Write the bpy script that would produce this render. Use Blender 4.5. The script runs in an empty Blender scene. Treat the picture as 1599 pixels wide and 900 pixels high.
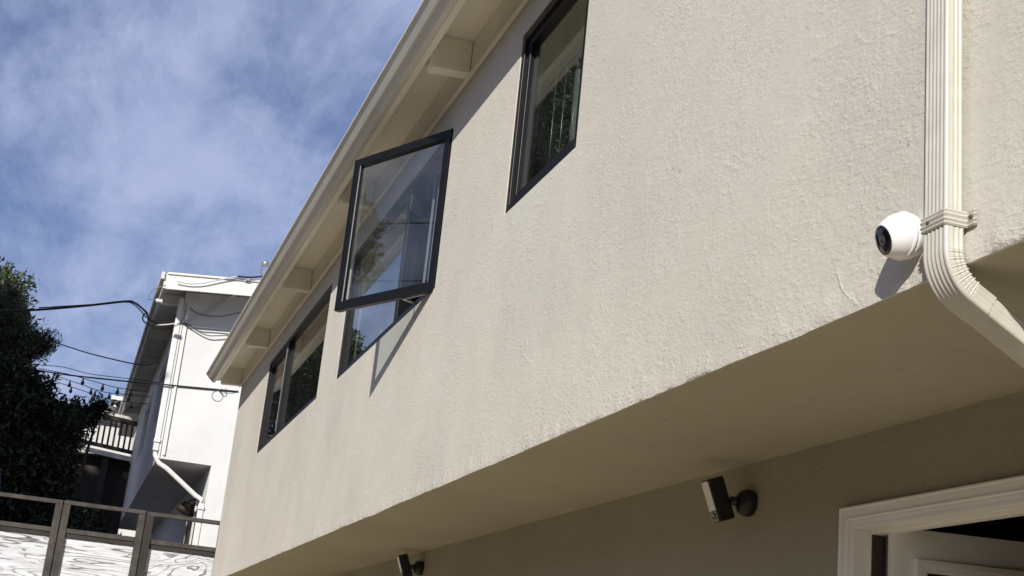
import bpy, bmesh, math, random
import numpy as np
from mathutils import Vector, Matrix
S = bpy.context.scene
COL = S.collection

# ------------------------------------------------------------------ camera, sky, sun, exposure
cam = bpy.data.cameras.new('camera'); co = bpy.data.objects.new('camera', cam); COL.objects.link(co)
cam.sensor_width = 36; cam.lens = 48.0; cam.clip_start = .05; cam.clip_end = 5000
YAW, PITCH, ROLL = map(math.radians, (16.738, 16.729, 5.810))
fw = Vector((-math.cos(YAW)*math.cos(PITCH), math.sin(YAW)*math.cos(PITCH), math.sin(PITCH)))
up0 = Vector((math.cos(YAW)*math.sin(PITCH), -math.sin(YAW)*math.sin(PITCH), math.cos(PITCH)))
rt0 = fw.cross(up0)
rt = rt0*math.cos(ROLL) + up0*math.sin(ROLL); upv = -rt0*math.sin(ROLL) + up0*math.cos(ROLL)
co.matrix_world = Matrix(((rt.x, upv.x, -fw.x, 0), (rt.y, upv.y, -fw.y, 0), (rt.z, upv.z, -fw.z, 0), (0, 0, 0, 1)))
S.camera = co

SUN = Vector((1.54, -1.0, .91)).normalized()          # towards the sun
sun_el = math.asin(SUN.z); sun_rot = math.atan2(SUN.x, SUN.y)
w = bpy.data.worlds.new('World'); S.world = w; w.use_nodes = True
nt = w.node_tree; N = nt.nodes; L = nt.links
bg = N['Background']; bg.inputs['Strength'].default_value = .08
sky = N.new('ShaderNodeTexSky'); sky.sky_type = 'NISHITA'; sky.sun_disc = False
sky.sun_elevation = sun_el; sky.sun_rotation = sun_rot; sky.air_density = 1.0; sky.dust_density = .3; sky.ozone_density = 3.5
tc = N.new('ShaderNodeTexCoord')
sep = N.new('ShaderNodeSeparateXYZ'); L.new(tc.outputs['Generated'], sep.inputs[0])
def mth(op, a, b=None, c=None, clamp=False):
    n = N.new('ShaderNodeMath'); n.operation = op; n.use_clamp = clamp
    for i, v in enumerate((a, b, c)):
        if v is None: continue
        if isinstance(v, (int, float)): n.inputs[i].default_value = v
        else: L.new(v, n.inputs[i])
    return n.outputs[0]
zz = mth('ADD', mth('MAXIMUM', sep.outputs[2], 0.0), .12)
cx_ = mth('DIVIDE', sep.outputs[0], zz); cy_ = mth('DIVIDE', sep.outputs[1], zz)
cmb = N.new('ShaderNodeCombineXYZ'); L.new(cx_, cmb.inputs[0]); L.new(cy_, cmb.inputs[1])
def cloud_noise(scale, sx, sy, rot, detail, rough, dist, off=0):
    m = N.new('ShaderNodeMapping'); m.inputs['Scale'].default_value = (sx, sy, 1); m.inputs['Rotation'].default_value = (0, 0, rot)
    m.inputs['Location'].default_value = (off, off*.7, 0)
    L.new(cmb.outputs[0], m.inputs[0])
    n = N.new('ShaderNodeTexNoise'); n.inputs['Scale'].default_value = scale; n.inputs['Detail'].default_value = detail
    n.inputs['Roughness'].default_value = rough; n.inputs['Distortion'].default_value = dist
    L.new(m.outputs[0], n.inputs[0]); return n.outputs[0]
n1 = cloud_noise(1.5, 1, 1.7, .828, 9, .56, .15, 58.491)
n2 = cloud_noise(3.4, .7, 1.8, -.399, 11, .66, .3, 20.59)
n3 = cloud_noise(.8, 1, 1, .2545, 3, .5, .2, 20.966)
mix = mth('ADD', mth('ADD', mth('MULTIPLY', n1, .58), mth('MULTIPLY', n2, .30)), mth('MULTIPLY', n3, .37))
rmp = N.new('ShaderNodeMapRange'); rmp.inputs[1].default_value = .485; rmp.inputs[2].default_value = .735; rmp.inputs[3].default_value = .05; rmp.inputs[4].default_value = .92
rmp.interpolation_type = 'SMOOTHSTEP'
L.new(mix, rmp.inputs[0])
tint = N.new('ShaderNodeMix'); tint.data_type = 'RGBA'; tint.blend_type = 'MULTIPLY'; tint.inputs[0].default_value = 1
L.new(sky.outputs[0], tint.inputs[6]); tint.inputs[7].default_value = (.92, .90, 1.04, 1)
mx = N.new('ShaderNodeMix'); mx.data_type = 'RGBA'
L.new(rmp.outputs[0], mx.inputs[0]); L.new(tint.outputs[2], mx.inputs[6]); 
cv = N.new('ShaderNodeMix'); cv.data_type = 'RGBA'; L.new(mth('MULTIPLY_ADD', n2, 2.2, -.6, True), cv.inputs[0])
cv.inputs[6].default_value = (4.7, 5.5, 8.6, 1); cv.inputs[7].default_value = (6.1, 6.9, 9.9, 1); L.new(cv.outputs[2], mx.inputs[7])
L.new(mx.outputs[2], bg.inputs[0])

sl = bpy.data.lights.new('sun', 'SUN'); sl.energy = 5.0; sl.angle = math.radians(.5); sl.color = (1, .955, .865)
so = bpy.data.objects.new('sun', sl); COL.objects.link(so); so.location = (8, -6, 10)
so.rotation_euler = (-SUN).to_track_quat('-Z', 'Y').to_euler()
S.view_settings.view_transform = 'Standard'; S.view_settings.look = 'None'; S.view_settings.gamma = 1
S.view_settings.exposure = 0.0; S.view_settings.use_curve_mapping = False
S.cycles.max_bounces = 8; S.cycles.transparent_max_bounces = 16

# ------------------------------------------------------------------ helpers
class MB:
    def __init__(s): s.v = []; s.f = []; s.sm = []
    def add(s, vs, fs, smooth=False):
        o = len(s.v); s.v += [tuple(p) for p in vs]; s.f += [tuple(i+o for i in f) for f in fs]; s.sm += [smooth]*len(fs); return s
    def box(s, x0, x1, y0, y1, z0, z1):
        return s.add([(x0,y0,z0),(x1,y0,z0),(x1,y1,z0),(x0,y1,z0),(x0,y0,z1),(x1,y0,z1),(x1,y1,z1),(x0,y1,z1)],
                     [(0,3,2,1),(4,5,6,7),(0,1,5,4),(1,2,6,5),(2,3,7,6),(3,0,4,7)])
    def obox(s, o, a, b, c):                              # box from corner o along three edge vectors
        o, a, b, c = map(Vector, (o, a, b, c))
        P = [o, o+a, o+a+b, o+b, o+c, o+a+c, o+a+b+c, o+b+c]
        F = [(0,3,2,1),(4,5,6,7),(0,1,5,4),(1,2,6,5),(2,3,7,6),(3,0,4,7)]
        if a.cross(b).dot(c) < 0: F = [f[::-1] for f in F]
        return s.add(P, F)
    def extrude(s, poly, x0, x1):                         # polygon in (y, z) swept along x, with caps
        n = len(poly)
        vs = [(x0, y, z) for y, z in poly] + [(x1, y, z) for y, z in poly]
        fs = [(i, (i+1) % n, n+(i+1) % n, n+i) for i in range(n)] + [tuple(range(n))[::-1], tuple(range(n, 2*n))]
        return s.add(vs, fs)
    def tube(s, pts, r, n=8, closed=False):
        pts = [Vector(p) for p in pts]; rs = r if isinstance(r, (list, tuple)) else [r]*len(pts)
        m = len(pts); vs = []
        up = Vector((0, 0, 1))
        for i, p in enumerate(pts):
            a = pts[(i-1) % m] if closed else pts[max(i-1, 0)]; b = pts[(i+1) % m] if closed else pts[min(i+1, m-1)]
            t = (b-a).normalized(); q = up if abs(t.z) < .95 else Vector((1, 0, 0))
            u = t.cross(q).normalized(); v = u.cross(t)
            for k in range(n):
                an = 2*math.pi*k/n; vs.append(p + (u*math.cos(an)+v*math.sin(an))*rs[i])
        fs = []
        for i in range(m if closed else m-1):
            j = (i+1) % m
            for k in range(n):
                fs.append((i*n+k, i*n+(k+1) % n, j*n+(k+1) % n, j*n+k))
        if not closed: fs += [tuple(range(n))[::-1], tuple(range((m-1)*n, m*n))]
        return s.add(vs, fs, True)
    def lathe(s, o, axis, prof, n=40, cap0=True, cap1=True):   # prof: (distance along the axis, radius)
        o = Vector(o); ax = Vector(axis).normalized(); q = Vector((0, 0, 1)) if abs(ax.z) < .9 else Vector((1, 0, 0))
        u = ax.cross(q).normalized(); v = ax.cross(u)
        vs = []; fs = []
        for d, r in prof:
            for k in range(n):
                an = 2*math.pi*k/n; vs.append(o + ax*d + (u*math.cos(an)+v*math.sin(an))*r)
        for i in range(len(prof)-1):
            for k in range(n):
                fs.append((i*n+k, i*n+(k+1) % n, (i+1)*n+(k+1) % n, (i+1)*n+k))
        if cap0: fs.append(tuple(range(n))[::-1])
        if cap1: fs.append(tuple(range((len(prof)-1)*n, len(prof)*n)))
        return s.add(vs, fs, True)
    def build(s, name, m, parent=None, bevel=0, seg=2, angle=None):
        me = bpy.data.meshes.new(name); me.from_pydata(s.v, [], s.f); me.update()
        bm = bmesh.new(); bm.from_mesh(me); bmesh.ops.recalc_face_normals(bm, faces=bm.faces); bm.to_mesh(me); bm.free()
        me.polygons.foreach_set('use_smooth', s.sm if len(s.sm) == len(me.polygons) else [False]*len(me.polygons))
        if angle: me.set_sharp_from_angle(angle=math.radians(angle))
        me.materials.append(m)
        o = bpy.data.objects.new(name, me); COL.objects.link(o)
        if parent is not None:
            o.parent = parent; o.matrix_parent_inverse = world_of(parent).inverted()
        if bevel:
            b = o.modifiers.new('bevel', 'BEVEL'); b.width = bevel; b.segments = seg; b.limit_method = 'ANGLE'
        return o
def world_of(o):
    m = o.matrix_basis.copy()
    if o.parent: m = world_of(o.parent) @ o.matrix_parent_inverse @ m
    return m
def empty(name, loc, label, cat, group=None):
    o = bpy.data.objects.new(name, None); COL.objects.link(o); o.location = loc; o.empty_display_size = .2
    return tag(o, label, cat, group)
def tag(o, label=None, cat=None, group=None, kind=None):
    if label: o['label'] = label
    if cat: o['category'] = cat
    if group: o['group'] = group
    if kind: o['kind'] = kind
    return o

# ------------------------------------------------------------------ materials
def mat(name, col, rough=.6, var=.12, vscale=3., bump=0., bscale=40., bdist=.01, metal=0., spec=.5, streak=0., var2=None):
    m = bpy.data.materials.new(name); m.use_nodes = True; t = m.node_tree; n = t.nodes; l = t.links
    p = n['Principled BSDF']; p.inputs['Roughness'].default_value = rough; p.inputs['Metallic'].default_value = metal
    p.inputs['Specular IOR Level'].default_value = spec
    c = n.new('ShaderNodeTexCoord')
    nz = n.new('ShaderNodeTexNoise'); nz.inputs['Scale'].default_value = vscale; nz.inputs['Detail'].default_value = 6; nz.inputs['Roughness'].default_value = .6
    l.new(c.outputs['Object'], nz.inputs[0])
    r = n.new('ShaderNodeValToRGB'); l.new(nz.outputs[0], r.inputs[0])
    r.color_ramp.elements[0].position = .3; r.color_ramp.elements[1].position = .7
    a = [x*(1-var) for x in col]; b = [min(1, x*(1+var)) for x in col] if var2 is None else var2
    r.color_ramp.elements[0].color = (*a, 1); r.color_ramp.elements[1].color = (*b, 1)
    l.new(r.outputs[0], p.inputs['Base Color'])
    if bump:
        nb = n.new('ShaderNodeTexNoise'); nb.inputs['Scale'].default_value = bscale; nb.inputs['Detail'].default_value = 5
        l.new(c.outputs['Object'], nb.inputs[0])
        bp = n.new('ShaderNodeBump'); bp.inputs['Strength'].default_value = bump; bp.inputs['Distance'].default_value = bdist
        l.new(nb.outputs[0], bp.inputs['Height']); l.new(bp.outputs[0], p.inputs['Normal'])
    return m

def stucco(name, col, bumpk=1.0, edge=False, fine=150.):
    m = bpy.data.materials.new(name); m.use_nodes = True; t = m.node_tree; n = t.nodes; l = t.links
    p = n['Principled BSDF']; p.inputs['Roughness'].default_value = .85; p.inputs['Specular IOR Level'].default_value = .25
    c = n.new('ShaderNodeTexCoord')
    def noise(sc, det=5, ro=.55, dist=0., scale3=(1, 1, 1)):
        mp = n.new('ShaderNodeMapping'); mp.inputs['Scale'].default_value = scale3; l.new(c.outputs['Object'], mp.inputs[0])
        z = n.new('ShaderNodeTexNoise'); z.inputs['Scale'].default_value = sc; z.inputs['Detail'].default_value = det
        z.inputs['Roughness'].default_value = ro; z.inputs['Distortion'].default_value = dist
        l.new(mp.outputs[0], z.inputs[0]); return z.outputs[0]
    def mr(x, a, b, c0, d):
        z = n.new('ShaderNodeMapRange'); z.inputs[1].default_value = a; z.inputs[2].default_value = b; z.inputs[3].default_value = c0; z.inputs[4].default_value = d
        l.new(x, z.inputs[0]); return z.outputs[0]
    def mt(op, a, b):
        z = n.new('ShaderNodeMath'); z.operation = op
        for i, v in enumerate((a, b)):
            if isinstance(v, (int, float)): z.inputs[i].default_value = v
            else: l.new(v, z.inputs[i])
        return z.outputs[0]
    # colour: large soft patches, faint vertical run-off streaks, greenish repainted spots
    k = mr(noise(1.1, 5, .6), .3, .7, .92, 1.06)
    k = mt('MULTIPLY', k, mr(noise(2.2, 5, .6, .3, (2.4, 2.4, .22)), .3, .7, .985, 1.012))
    k = mt('MULTIPLY', k, mr(mt('MULTIPLY', noise(34, 2, .5), mr(noise(1.7, 2), .4, .6, .8, 1.05)), .735, .775, 1.0, .66))
    k = mt('MULTIPLY', k, mr(noise(38, 3, .6), .3, .7, .965, 1.03))
    mixn = n.new('ShaderNodeMix'); mixn.data_type = 'RGBA'; mixn.blend_type = 'MULTIPLY'; mixn.inputs[0].default_value = 1
    gm = n.new('ShaderNodeMix'); gm.data_type = 'RGBA'; gm.inputs[6].default_value = (*col, 1)
    gm.inputs[7].default_value = (col[0]*.9, col[1]*.98, col[2]*.99, 1)
    l.new(mr(noise(1.9, 4, .55, .4), .56, .72, 0, .45), gm.inputs[0])
    l.new(gm.outputs[2], mixn.inputs[6])
    cb = n.new('ShaderNodeCombineColor')
    for i in range(3): l.new(k, cb.inputs[i])
    l.new(cb.outputs[0], mixn.inputs[7]); l.new(mixn.outputs[2], p.inputs['Base Color'])
    # relief: dashed lumps knocked down with a trowel, smoother in patches
    lump = mr(noise(fine*.8, 3, .5, .2, (.55, 1, 1.0)), .42, .68, 0, 1)
    lump2 = mr(noise(fine*.42, 3, .5, .3, (.45, 1, 1.0)), .5, .72, 0, 1)
    patch = mr(noise(2.4, 4, .6, .2), .35, .65, .3, 1)
    if edge:
        sx = n.new('ShaderNodeSeparateXYZ'); l.new(c.outputs['Object'], sx.inputs[0])
        patch = mt('ADD', patch, mt('MULTIPLY', mr(sx.outputs[2], .955, 1.09, 1, 0), mr(noise(7, 3), .42, .62, .1, 1.0)))
    sweep = noise(9, 4, .55, .4, (.45, 1, 1.2))
    wave = noise(2.6, 2, .5)
    h = mt('ADD', mt('MULTIPLY', mt('MULTIPLY', lump, patch), .0009*bumpk), mt('MULTIPLY', mt('MULTIPLY', lump2, patch), .0011*bumpk))
    h = mt('ADD', h, mt('MULTIPLY', sweep, .0022*bumpk)); h = mt('ADD', h, mt('MULTIPLY', wave, .005*bumpk))
    h = mt('ADD', h, mt('MULTIPLY', noise(fine*2, 2), .0005*bumpk))
    rid = mt('ABSOLUTE', mt('SUBTRACT', noise(2.4, 3, .5, .3, (.4, 1, 1)), .5), 0.)
    h = mt('ADD', h, mt('MULTIPLY', mt('MULTIPLY', mr(rid, 0, .010, 1, 0), mr(noise(3.1, 2), .50, .66, 0, 1)), .0010*bumpk))
    bp = n.new('ShaderNodeBump'); bp.inputs['Strength'].default_value = 1; bp.inputs['Distance'].default_value = 1.0
    l.new(h, bp.inputs['Height']); l.new(bp.outputs[0], p.inputs['Normal'])
    return m

def glass_mat(name, tintc, boost=1.5, dust=.014):
    m = bpy.data.materials.new(name); m.use_nodes = True; t = m.node_tree; n = t.nodes; l = t.links
    n.remove(n['Principled BSDF']); out = n['Material Output']
    tr = n.new('ShaderNodeBsdfTransparent'); tr.inputs[0].default_value = (*tintc, 1)
    gl = n.new('ShaderNodeBsdfGlossy'); gl.inputs['Roughness'].default_value = .003; gl.inputs[0].default_value = (.95, .97, .98, 1)
    fr = n.new('ShaderNodeFresnel'); ge = n.new('ShaderNodeNewGeometry'); io = n.new('ShaderNodeMapRange')
    io.inputs[3].default_value = 1.52; io.inputs[4].default_value = 1/1.52; l.new(ge.outputs['Backfacing'], io.inputs[0]); l.new(io.outputs[0], fr.inputs[0])   # same reflectance from both faces of the pane
    c = n.new('ShaderNodeTexCoord'); nz = n.new('ShaderNodeTexNoise'); nz.inputs['Scale'].default_value = 2.2; nz.inputs['Detail'].default_value = 1
    l.new(c.outputs['Object'], nz.inputs[0])
    bp = n.new('ShaderNodeBump'); bp.inputs['Strength'].default_value = 1; bp.inputs['Distance'].default_value = .0001
    l.new(nz.outputs[0], bp.inputs['Height']); l.new(bp.outputs[0], gl.inputs['Normal'])
    mu = n.new('ShaderNodeMath'); mu.operation = 'MULTIPLY'; mu.use_clamp = True; mu.inputs[1].default_value = boost; l.new(fr.outputs[0], mu.inputs[0])
    df = n.new('ShaderNodeBsdfDiffuse'); df.inputs[0].default_value = (.62, .64, .62, 1); md = n.new('ShaderNodeMixShader')
    dn_ = n.new('ShaderNodeTexNoise'); dn_.inputs['Scale'].default_value = 3.5; dn_.inputs['Detail'].default_value = 6; l.new(c.outputs['Object'], dn_.inputs[0])
    dr_ = n.new('ShaderNodeMapRange'); dr_.inputs[1].default_value = .35; dr_.inputs[2].default_value = .7; dr_.inputs[3].default_value = dust*.4; dr_.inputs[4].default_value = dust*1.6; l.new(dn_.outputs[0], dr_.inputs[0])
    l.new(dr_.outputs[0], md.inputs[0]); l.new(tr.outputs[0], md.inputs[1]); l.new(df.outputs[0], md.inputs[2]); tr = md
    ms = n.new('ShaderNodeMixShader'); l.new(mu.outputs[0], ms.inputs[0]); l.new(tr.outputs[0], ms.inputs[1]); l.new(gl.outputs[0], ms.inputs[2])
    l.new(ms.outputs[0], out.inputs[0]); return m

def leaf_mat(name, a, b):
    m = mat(name, a, .55, .1, 1.6, var2=b, spec=.35)
    n = m.node_tree.nodes; l = m.node_tree.links; p = n['Principled BSDF']
    for e in n:
        if e.type == 'TEX_NOISE': e.inputs['Scale'].default_value = 5
    return m

def plywood(name, seed, stretch, knot, nsc=5.2):
    m = bpy.data.materials.new(name); m.use_nodes = True; t = m.node_tree; n = t.nodes; l = t.links
    p = n['Principled BSDF']; p.inputs['Roughness'].default_value = .9; p.inputs['Specular IOR Level'].default_value = .15
    c = n.new('ShaderNodeTexCoord')
    mp = n.new('ShaderNodeMapping'); mp.inputs['Location'].default_value = (seed*3.1, seed*1.7, seed*2.3); mp.inputs['Scale'].default_value = (1, 1/stretch, 1)
    l.new(c.outputs['Object'], mp.inputs[0])
    z = n.new('ShaderNodeTexNoise'); z.inputs['Scale'].default_value = nsc; z.inputs['Detail'].default_value = 3.5; z.inputs['Roughness'].default_value = .42; z.inputs['Distortion'].default_value = knot
    l.new(mp.outputs[0], z.inputs[0])
    def mt(op, a, b):
        q = n.new('ShaderNodeMath'); q.operation = op
        for i, v in enumerate((a, b)):
            if isinstance(v, (int, float)): q.inputs[i].default_value = v
            else: l.new(v, q.inputs[i])
        return q.outputs[0]
    s = mt('SINE', mt('MULTIPLY', z.outputs[0], 85.), 0.)
    z2 = n.new('ShaderNodeTexNoise'); z2.inputs['Scale'].default_value = 3.; z2.inputs['Detail'].default_value = 4
    mp2 = n.new('ShaderNodeMapping'); mp2.inputs['Scale'].default_value = (1, .5, 1.6); mp2.inputs['Location'].default_value = (seed, seed*2, 0)
    l.new(c.outputs['Object'], mp2.inputs[0]); l.new(mp2.outputs[0], z2.inputs[0])
    r = n.new('ShaderNodeMapRange'); r.inputs[1].default_value = .60; r.inputs[2].default_value = .98; r.inputs[3].default_value = 0; r.inputs[4].default_value = 1
    l.new(s, r.inputs[0])
    k = n.new('ShaderNodeMapRange'); k.inputs[1].default_value = .36; k.inputs[2].default_value = .6; k.inputs[3].default_value = .4; k.inputs[4].default_value = .95
    l.new(z2.outputs[0], k.inputs[0])
    fac = mt('MULTIPLY', r.outputs[0], k.outputs[0])
    zf = n.new('ShaderNodeTexNoise'); zf.inputs['Scale'].default_value = 9; zf.inputs['Detail'].default_value = 6; zf.inputs['Roughness'].default_value = .7
    mp3 = n.new('ShaderNodeMapping'); mp3.inputs['Scale'].default_value = (1, .35, 4); l.new(c.outputs['Object'], mp3.inputs[0]); l.new(mp3.outputs[0], zf.inputs[0])
    w1 = n.new('ShaderNodeValToRGB'); l.new(zf.outputs[0], w1.inputs[0])
    w1.color_ramp.elements[0].position = .3; w1.color_ramp.elements[1].position = .62
    w1.color_ramp.elements[0].color = (.44, .45, .47, 1); w1.color_ramp.elements[1].color = (.72, .74, .78, 1)
    mx = n.new('ShaderNodeMix'); mx.data_type = 'RGBA'; l.new(fac, mx.inputs[0]); l.new(w1.outputs[0], mx.inputs[6]); mx.inputs[7].default_value = (.10, .09, .08, 1)
    l.new(mx.outputs[2], p.inputs['Base Color'])
    bp = n.new('ShaderNodeBump'); bp.inputs['Strength'].default_value = .5; bp.inputs['Distance'].default_value = -.003; l.new(fac, bp.inputs['Height']); l.new(bp.outputs[0], p.inputs['Normal'])
    return m

M = dict(
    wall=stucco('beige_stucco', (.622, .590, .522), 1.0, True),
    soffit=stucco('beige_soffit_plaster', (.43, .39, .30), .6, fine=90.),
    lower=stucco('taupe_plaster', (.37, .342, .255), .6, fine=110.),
    trim=mat('cream_trim_paint', (.79, .755, .65), .5, .05, 2.5, .12, 60, .002),
    gutter=mat('cream_gutter_metal', (.62, .61, .56), .45, .05, 2.0, .05, 20, .003),
    pipe=mat('cream_downspout_paint', (.53, .512, .455), .40, .08, 14, .06, 120, .001),
    black=mat('black_window_aluminium', (.006, .006, .007), .42, .25, 14, .03, 150, .001, spec=.3),
    silver=mat('silver_track_metal', (.55, .56, .58), .35, .08, 30, metal=.6),
    glass=glass_mat('window_glass', (.80, .84, .81), 1.05),
    sashglass=glass_mat('open_sash_glass', (.84, .88, .90), 1.0, .012),
    doorglass=glass_mat('door_glass', (.5, .5, .5), 1.2),
    white_paint=mat('white_door_paint', (.88, .86, .79), .4, .04, 4, .05, 90, .001),
    brown_gap=mat('brown_gap_shade', (.06, .04, .035), .7, .2, 40),
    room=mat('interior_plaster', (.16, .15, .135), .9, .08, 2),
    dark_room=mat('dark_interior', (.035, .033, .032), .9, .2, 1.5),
    curtain=mat('pale_curtain_cloth', (.21, .235, .22), .85, .06, 3),
    cam_white=mat('white_camera_plastic', (.80, .80, .81), .28, .02, 30, .02, 300, .0005),
    cam_black=mat('black_camera_plastic', (.006, .006, .007), .45, .2, 50, .03, 300, .0005),
    lens=mat('dark_lens_glass', (.006, .006, .008), .06, .1, 30, spec=.9),
    lens_grey=mat('grey_lens_glass', (.055, .055, .06), .12, .2, 60),
    lens_ring=mat('grey_lens_ring', (.16, .16, .17), .3, .1, 60),
    cam_lamp=mat('frosted_lamp_cover', (.74, .72, .68), .35, .03, 40),
    screw=mat('rusted_screw_head', (.10, .08, .06), .5, .3, 300, metal=.5),
    white_wall=stucco('white_stucco', (.71, .71, .71), .9, fine=60.),
    white_trim=mat('white_roof_trim', (.72, .71, .69), .5, .05, 2),
    white_grey=mat('dusty_white_eave_paint', (.60, .59, .56), .6, .1, 2.2),
    roofing=mat('grey_roofing', (.24, .23, .22), .85, .2, 5, .3, 40, .01),
    wood=mat('weathered_grey_timber', (.060, .052, .047), .85, .45, 6, .5, 60, .004),
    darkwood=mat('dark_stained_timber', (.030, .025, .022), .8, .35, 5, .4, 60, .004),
    cable=mat('black_cable', (.014, .014, .016), .5, .2, 20),
    grey_cable=mat('pale_cable', (.55, .55, .55), .5, .1, 20),
    mid_cable=mat('grey_cable', (.16, .16, .17), .5, .1, 20),
    ceramic=mat('white_insulator', (.75, .75, .73), .25, .05, 20),
    bulb=mat('dark_bulb_glass', (.03, .028, .026), .15, .2, 40, spec=.8),
    galv=mat('galvanised_metal', (.42, .43, .44), .35, .1, 20, metal=.7),
    brown_metal=mat('brown_lamp_metal', (.04, .022, .014), .5, .2, 20),
    canvas=mat('dark_blue_canvas', (.03, .04, .11), .8, .2, 6, .3, 30, .01),
    pale_wall=mat('pale_plaster', (.62, .61, .58), .85, .08, 2, .3, 50, .004),
    bark=mat('grey_brown_bark', (.09, .07, .052), .9, .35, 9, .8, 25, .02),
    leaf_tree=leaf_mat('dull_green_foliage', (.024, .032, .014), (.060, .068, .028)),
    leaf_yellow=leaf_mat('yellowing_foliage', (.10, .09, .03), (.26, .20, .07)),
    leaf_dark=leaf_mat('dark_green_foliage', (.016, .022, .012), (.032, .042, .019)),
    leaf_far=leaf_mat('mid_green_foliage', (.034, .050, .026), (.070, .092, .044)),
    concrete=mat('tan_concrete', (.42, .35, .25), .9, .12, 1.2, .4, 30, .008),
    earth=mat('dry_earth', (.13, .105, .075), .95, .25, .8, .6, 8, .05),
)

# ------------------------------------------------------------------ ground
def ground_h(x, y):
    if x > -16.9: return -1.42
    return .30 + max(0, -17.2-x)*.115 if x > -75 else .30 + 57.8*.115
def axis_pts(lo, hi, step, far):
    a = list(np.arange(lo, hi+.001, step)); return [-far, -400, -160] + a + [160, 400, far]
xs = sorted(set([-1500, -600, -250, -120, -75] + [round(x, 2) for x in np.arange(-60, -17.4, 2.0)] + [-17.2, -16.9, -16.8, -12, -6, 0, 6, 14, 30, 60, 160, 500, 1500]))
ys = [-1500, -500, -160, -60, -30, -16, -10, -6, -3, 0, 2, 4, 8, 16, 40, 120, 500, 1500]
g = MB(); vs = [(x, y, ground_h(x, y)) for x in xs for y in ys]; ny = len(ys)
g.add(vs, [(i*ny+j, (i+1)*ny+j, (i+1)*ny+j+1, i*ny+j+1) for i in range(len(xs)-1) for j in range(ny-1)])
tag(g.build('ground', M['earth']), kind='structure')
p = MB(); p.box(-16.4, 14, -7.5, 5.8, -1.5, -1.385)
tag(p.build('patio', M['concrete']), kind='structure')

# ------------------------------------------------------------------ main house
WY = 1.67; ZB = .957; ZT = 3.27; XL = -16.36; XR = 7.0; LY = 2.44
house = empty('house', (-8, WY, -1.42), 'beige stucco two-storey house with black windows and overhanging upper floor', 'house')
WINS = [(-5.80, -4.86, 2.165, 3.10), (-9.80, -7.02, 2.12, 3.085), (-13.92, -10.59, 2.125, 3.09)]
REV = .12
def holed_wall(x0, x1, z0, z1, y, holes, depth, rough_edge=False):
    m = MB()
    xb = sorted(set([x0, x1] + [h[0] for h in holes] + [h[1] for h in holes])); zb = sorted(set([z0, z1] + [h[2] for h in holes] + [h[3] for h in holes]))
    for i in range(len(xb)-1):
        for j in range(len(zb)-1):
            cx, cz = (xb[i]+xb[i+1])/2, (zb[j]+zb[j+1])/2
            if any(h[0] < cx < h[1] and h[2] < cz < h[3] for h in holes): continue
            m.add([(xb[i], y, zb[j]), (xb[i+1], y, zb[j]), (xb[i+1], y, zb[j+1]), (xb[i], y, zb[j+1])], [(0, 1, 2, 3)])
    for a, b, c, d in holes:
        m.add([(a, y, c), (a, y+depth, c), (a, y+depth, d), (a, y, d)], [(0, 1, 2, 3)])
        m.add([(b, y, c), (b, y, d), (b, y+depth, d), (b, y+depth, c)], [(0, 1, 2, 3)])
        m.add([(a, y, c), (b, y, c), (b, y+depth, c), (a, y+depth, c)], [(0, 1, 2, 3)])
        m.add([(a, y, d), (a, y+depth, d), (b, y+depth, d), (b, y, d)], [(0, 1, 2, 3)])
    return m
ZE = ZB + .075                                              # the wavy hand-trowelled bottom edge is a fine strip
wm = holed_wall(XL, XR, ZE, ZT+.21, WY, WINS, REV)
wm.add([(XL, WY, ZE), (XL, WY+9, ZE), (XL, WY+9, ZT+.21), (XL, WY, ZT+.21)], [(0, 1, 2, 3)])
wm.add([(XR, WY, ZE), (XR, WY+9, ZE), (XR, WY+9, ZT+.21), (XR, WY, ZT+.21)], [(0, 1, 2, 3)])
wm.add([(XL, WY+9, ZE), (XR, WY+9, ZE), (XR, WY+9, ZT+.21), (XL, WY+9, ZT+.21)], [(0, 1, 2, 3)])
wm.build('upper_wall', M['wall'], house)
rnd = np.random.RandomState(5)
em = MB(); nx = 1500; exs = np.linspace(XL, XR, nx)
def smooth_noise(n, k):
    a = rnd.randn(n+4*k); ker = np.hanning(2*k+1); ker /= np.sqrt((ker**2).sum()); return np.convolve(a, ker, 'same')[2*k:2*k+n]
ez = .0035*smooth_noise(nx, 25) + .0016*smooth_noise(nx, 6) + .0010*smooth_noise(nx, 2); ey = .0015*smooth_noise(nx, 9) + .0013*smooth_noise(nx, 2)
ez = np.clip(ez*.45, -.006, .006); ey = ey*.6
rows = []
for t in (0, .012, .03, .075):
    kz = max(0, 1-t/.06); ky = 1 if 0 < t < .05 else 0
    rows.append([(x, WY-abs(b)*ky*1.4 if 0 < t < .05 else WY, ZB+t+a*kz) for x, a, b in zip(exs, ez, ey)])
rows.insert(0, [(x, WY+.004, ZB) for x in exs])
fl = [q for r in rows for q in r]
em.add(fl, [(r*nx+i, r*nx+i+1, (r+1)*nx+i+1, (r+1)*nx+i) for r in range(len(rows)-1) for i in range(nx-1)], True)
em.build('wall_bottom_edge', M['wall'], house, angle=50)
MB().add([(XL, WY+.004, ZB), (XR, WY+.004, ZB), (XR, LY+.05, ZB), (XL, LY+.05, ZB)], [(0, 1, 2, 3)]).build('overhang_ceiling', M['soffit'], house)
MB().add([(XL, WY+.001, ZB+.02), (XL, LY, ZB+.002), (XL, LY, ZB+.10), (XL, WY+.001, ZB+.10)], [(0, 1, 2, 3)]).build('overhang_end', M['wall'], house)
DX0, DX1, DZ = -3.955, -3.02, .660
lw = holed_wall(XL, XR, -1.42, ZB+.03, LY, [(DX0, DX1, -1.42, DZ)], .10)
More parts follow.
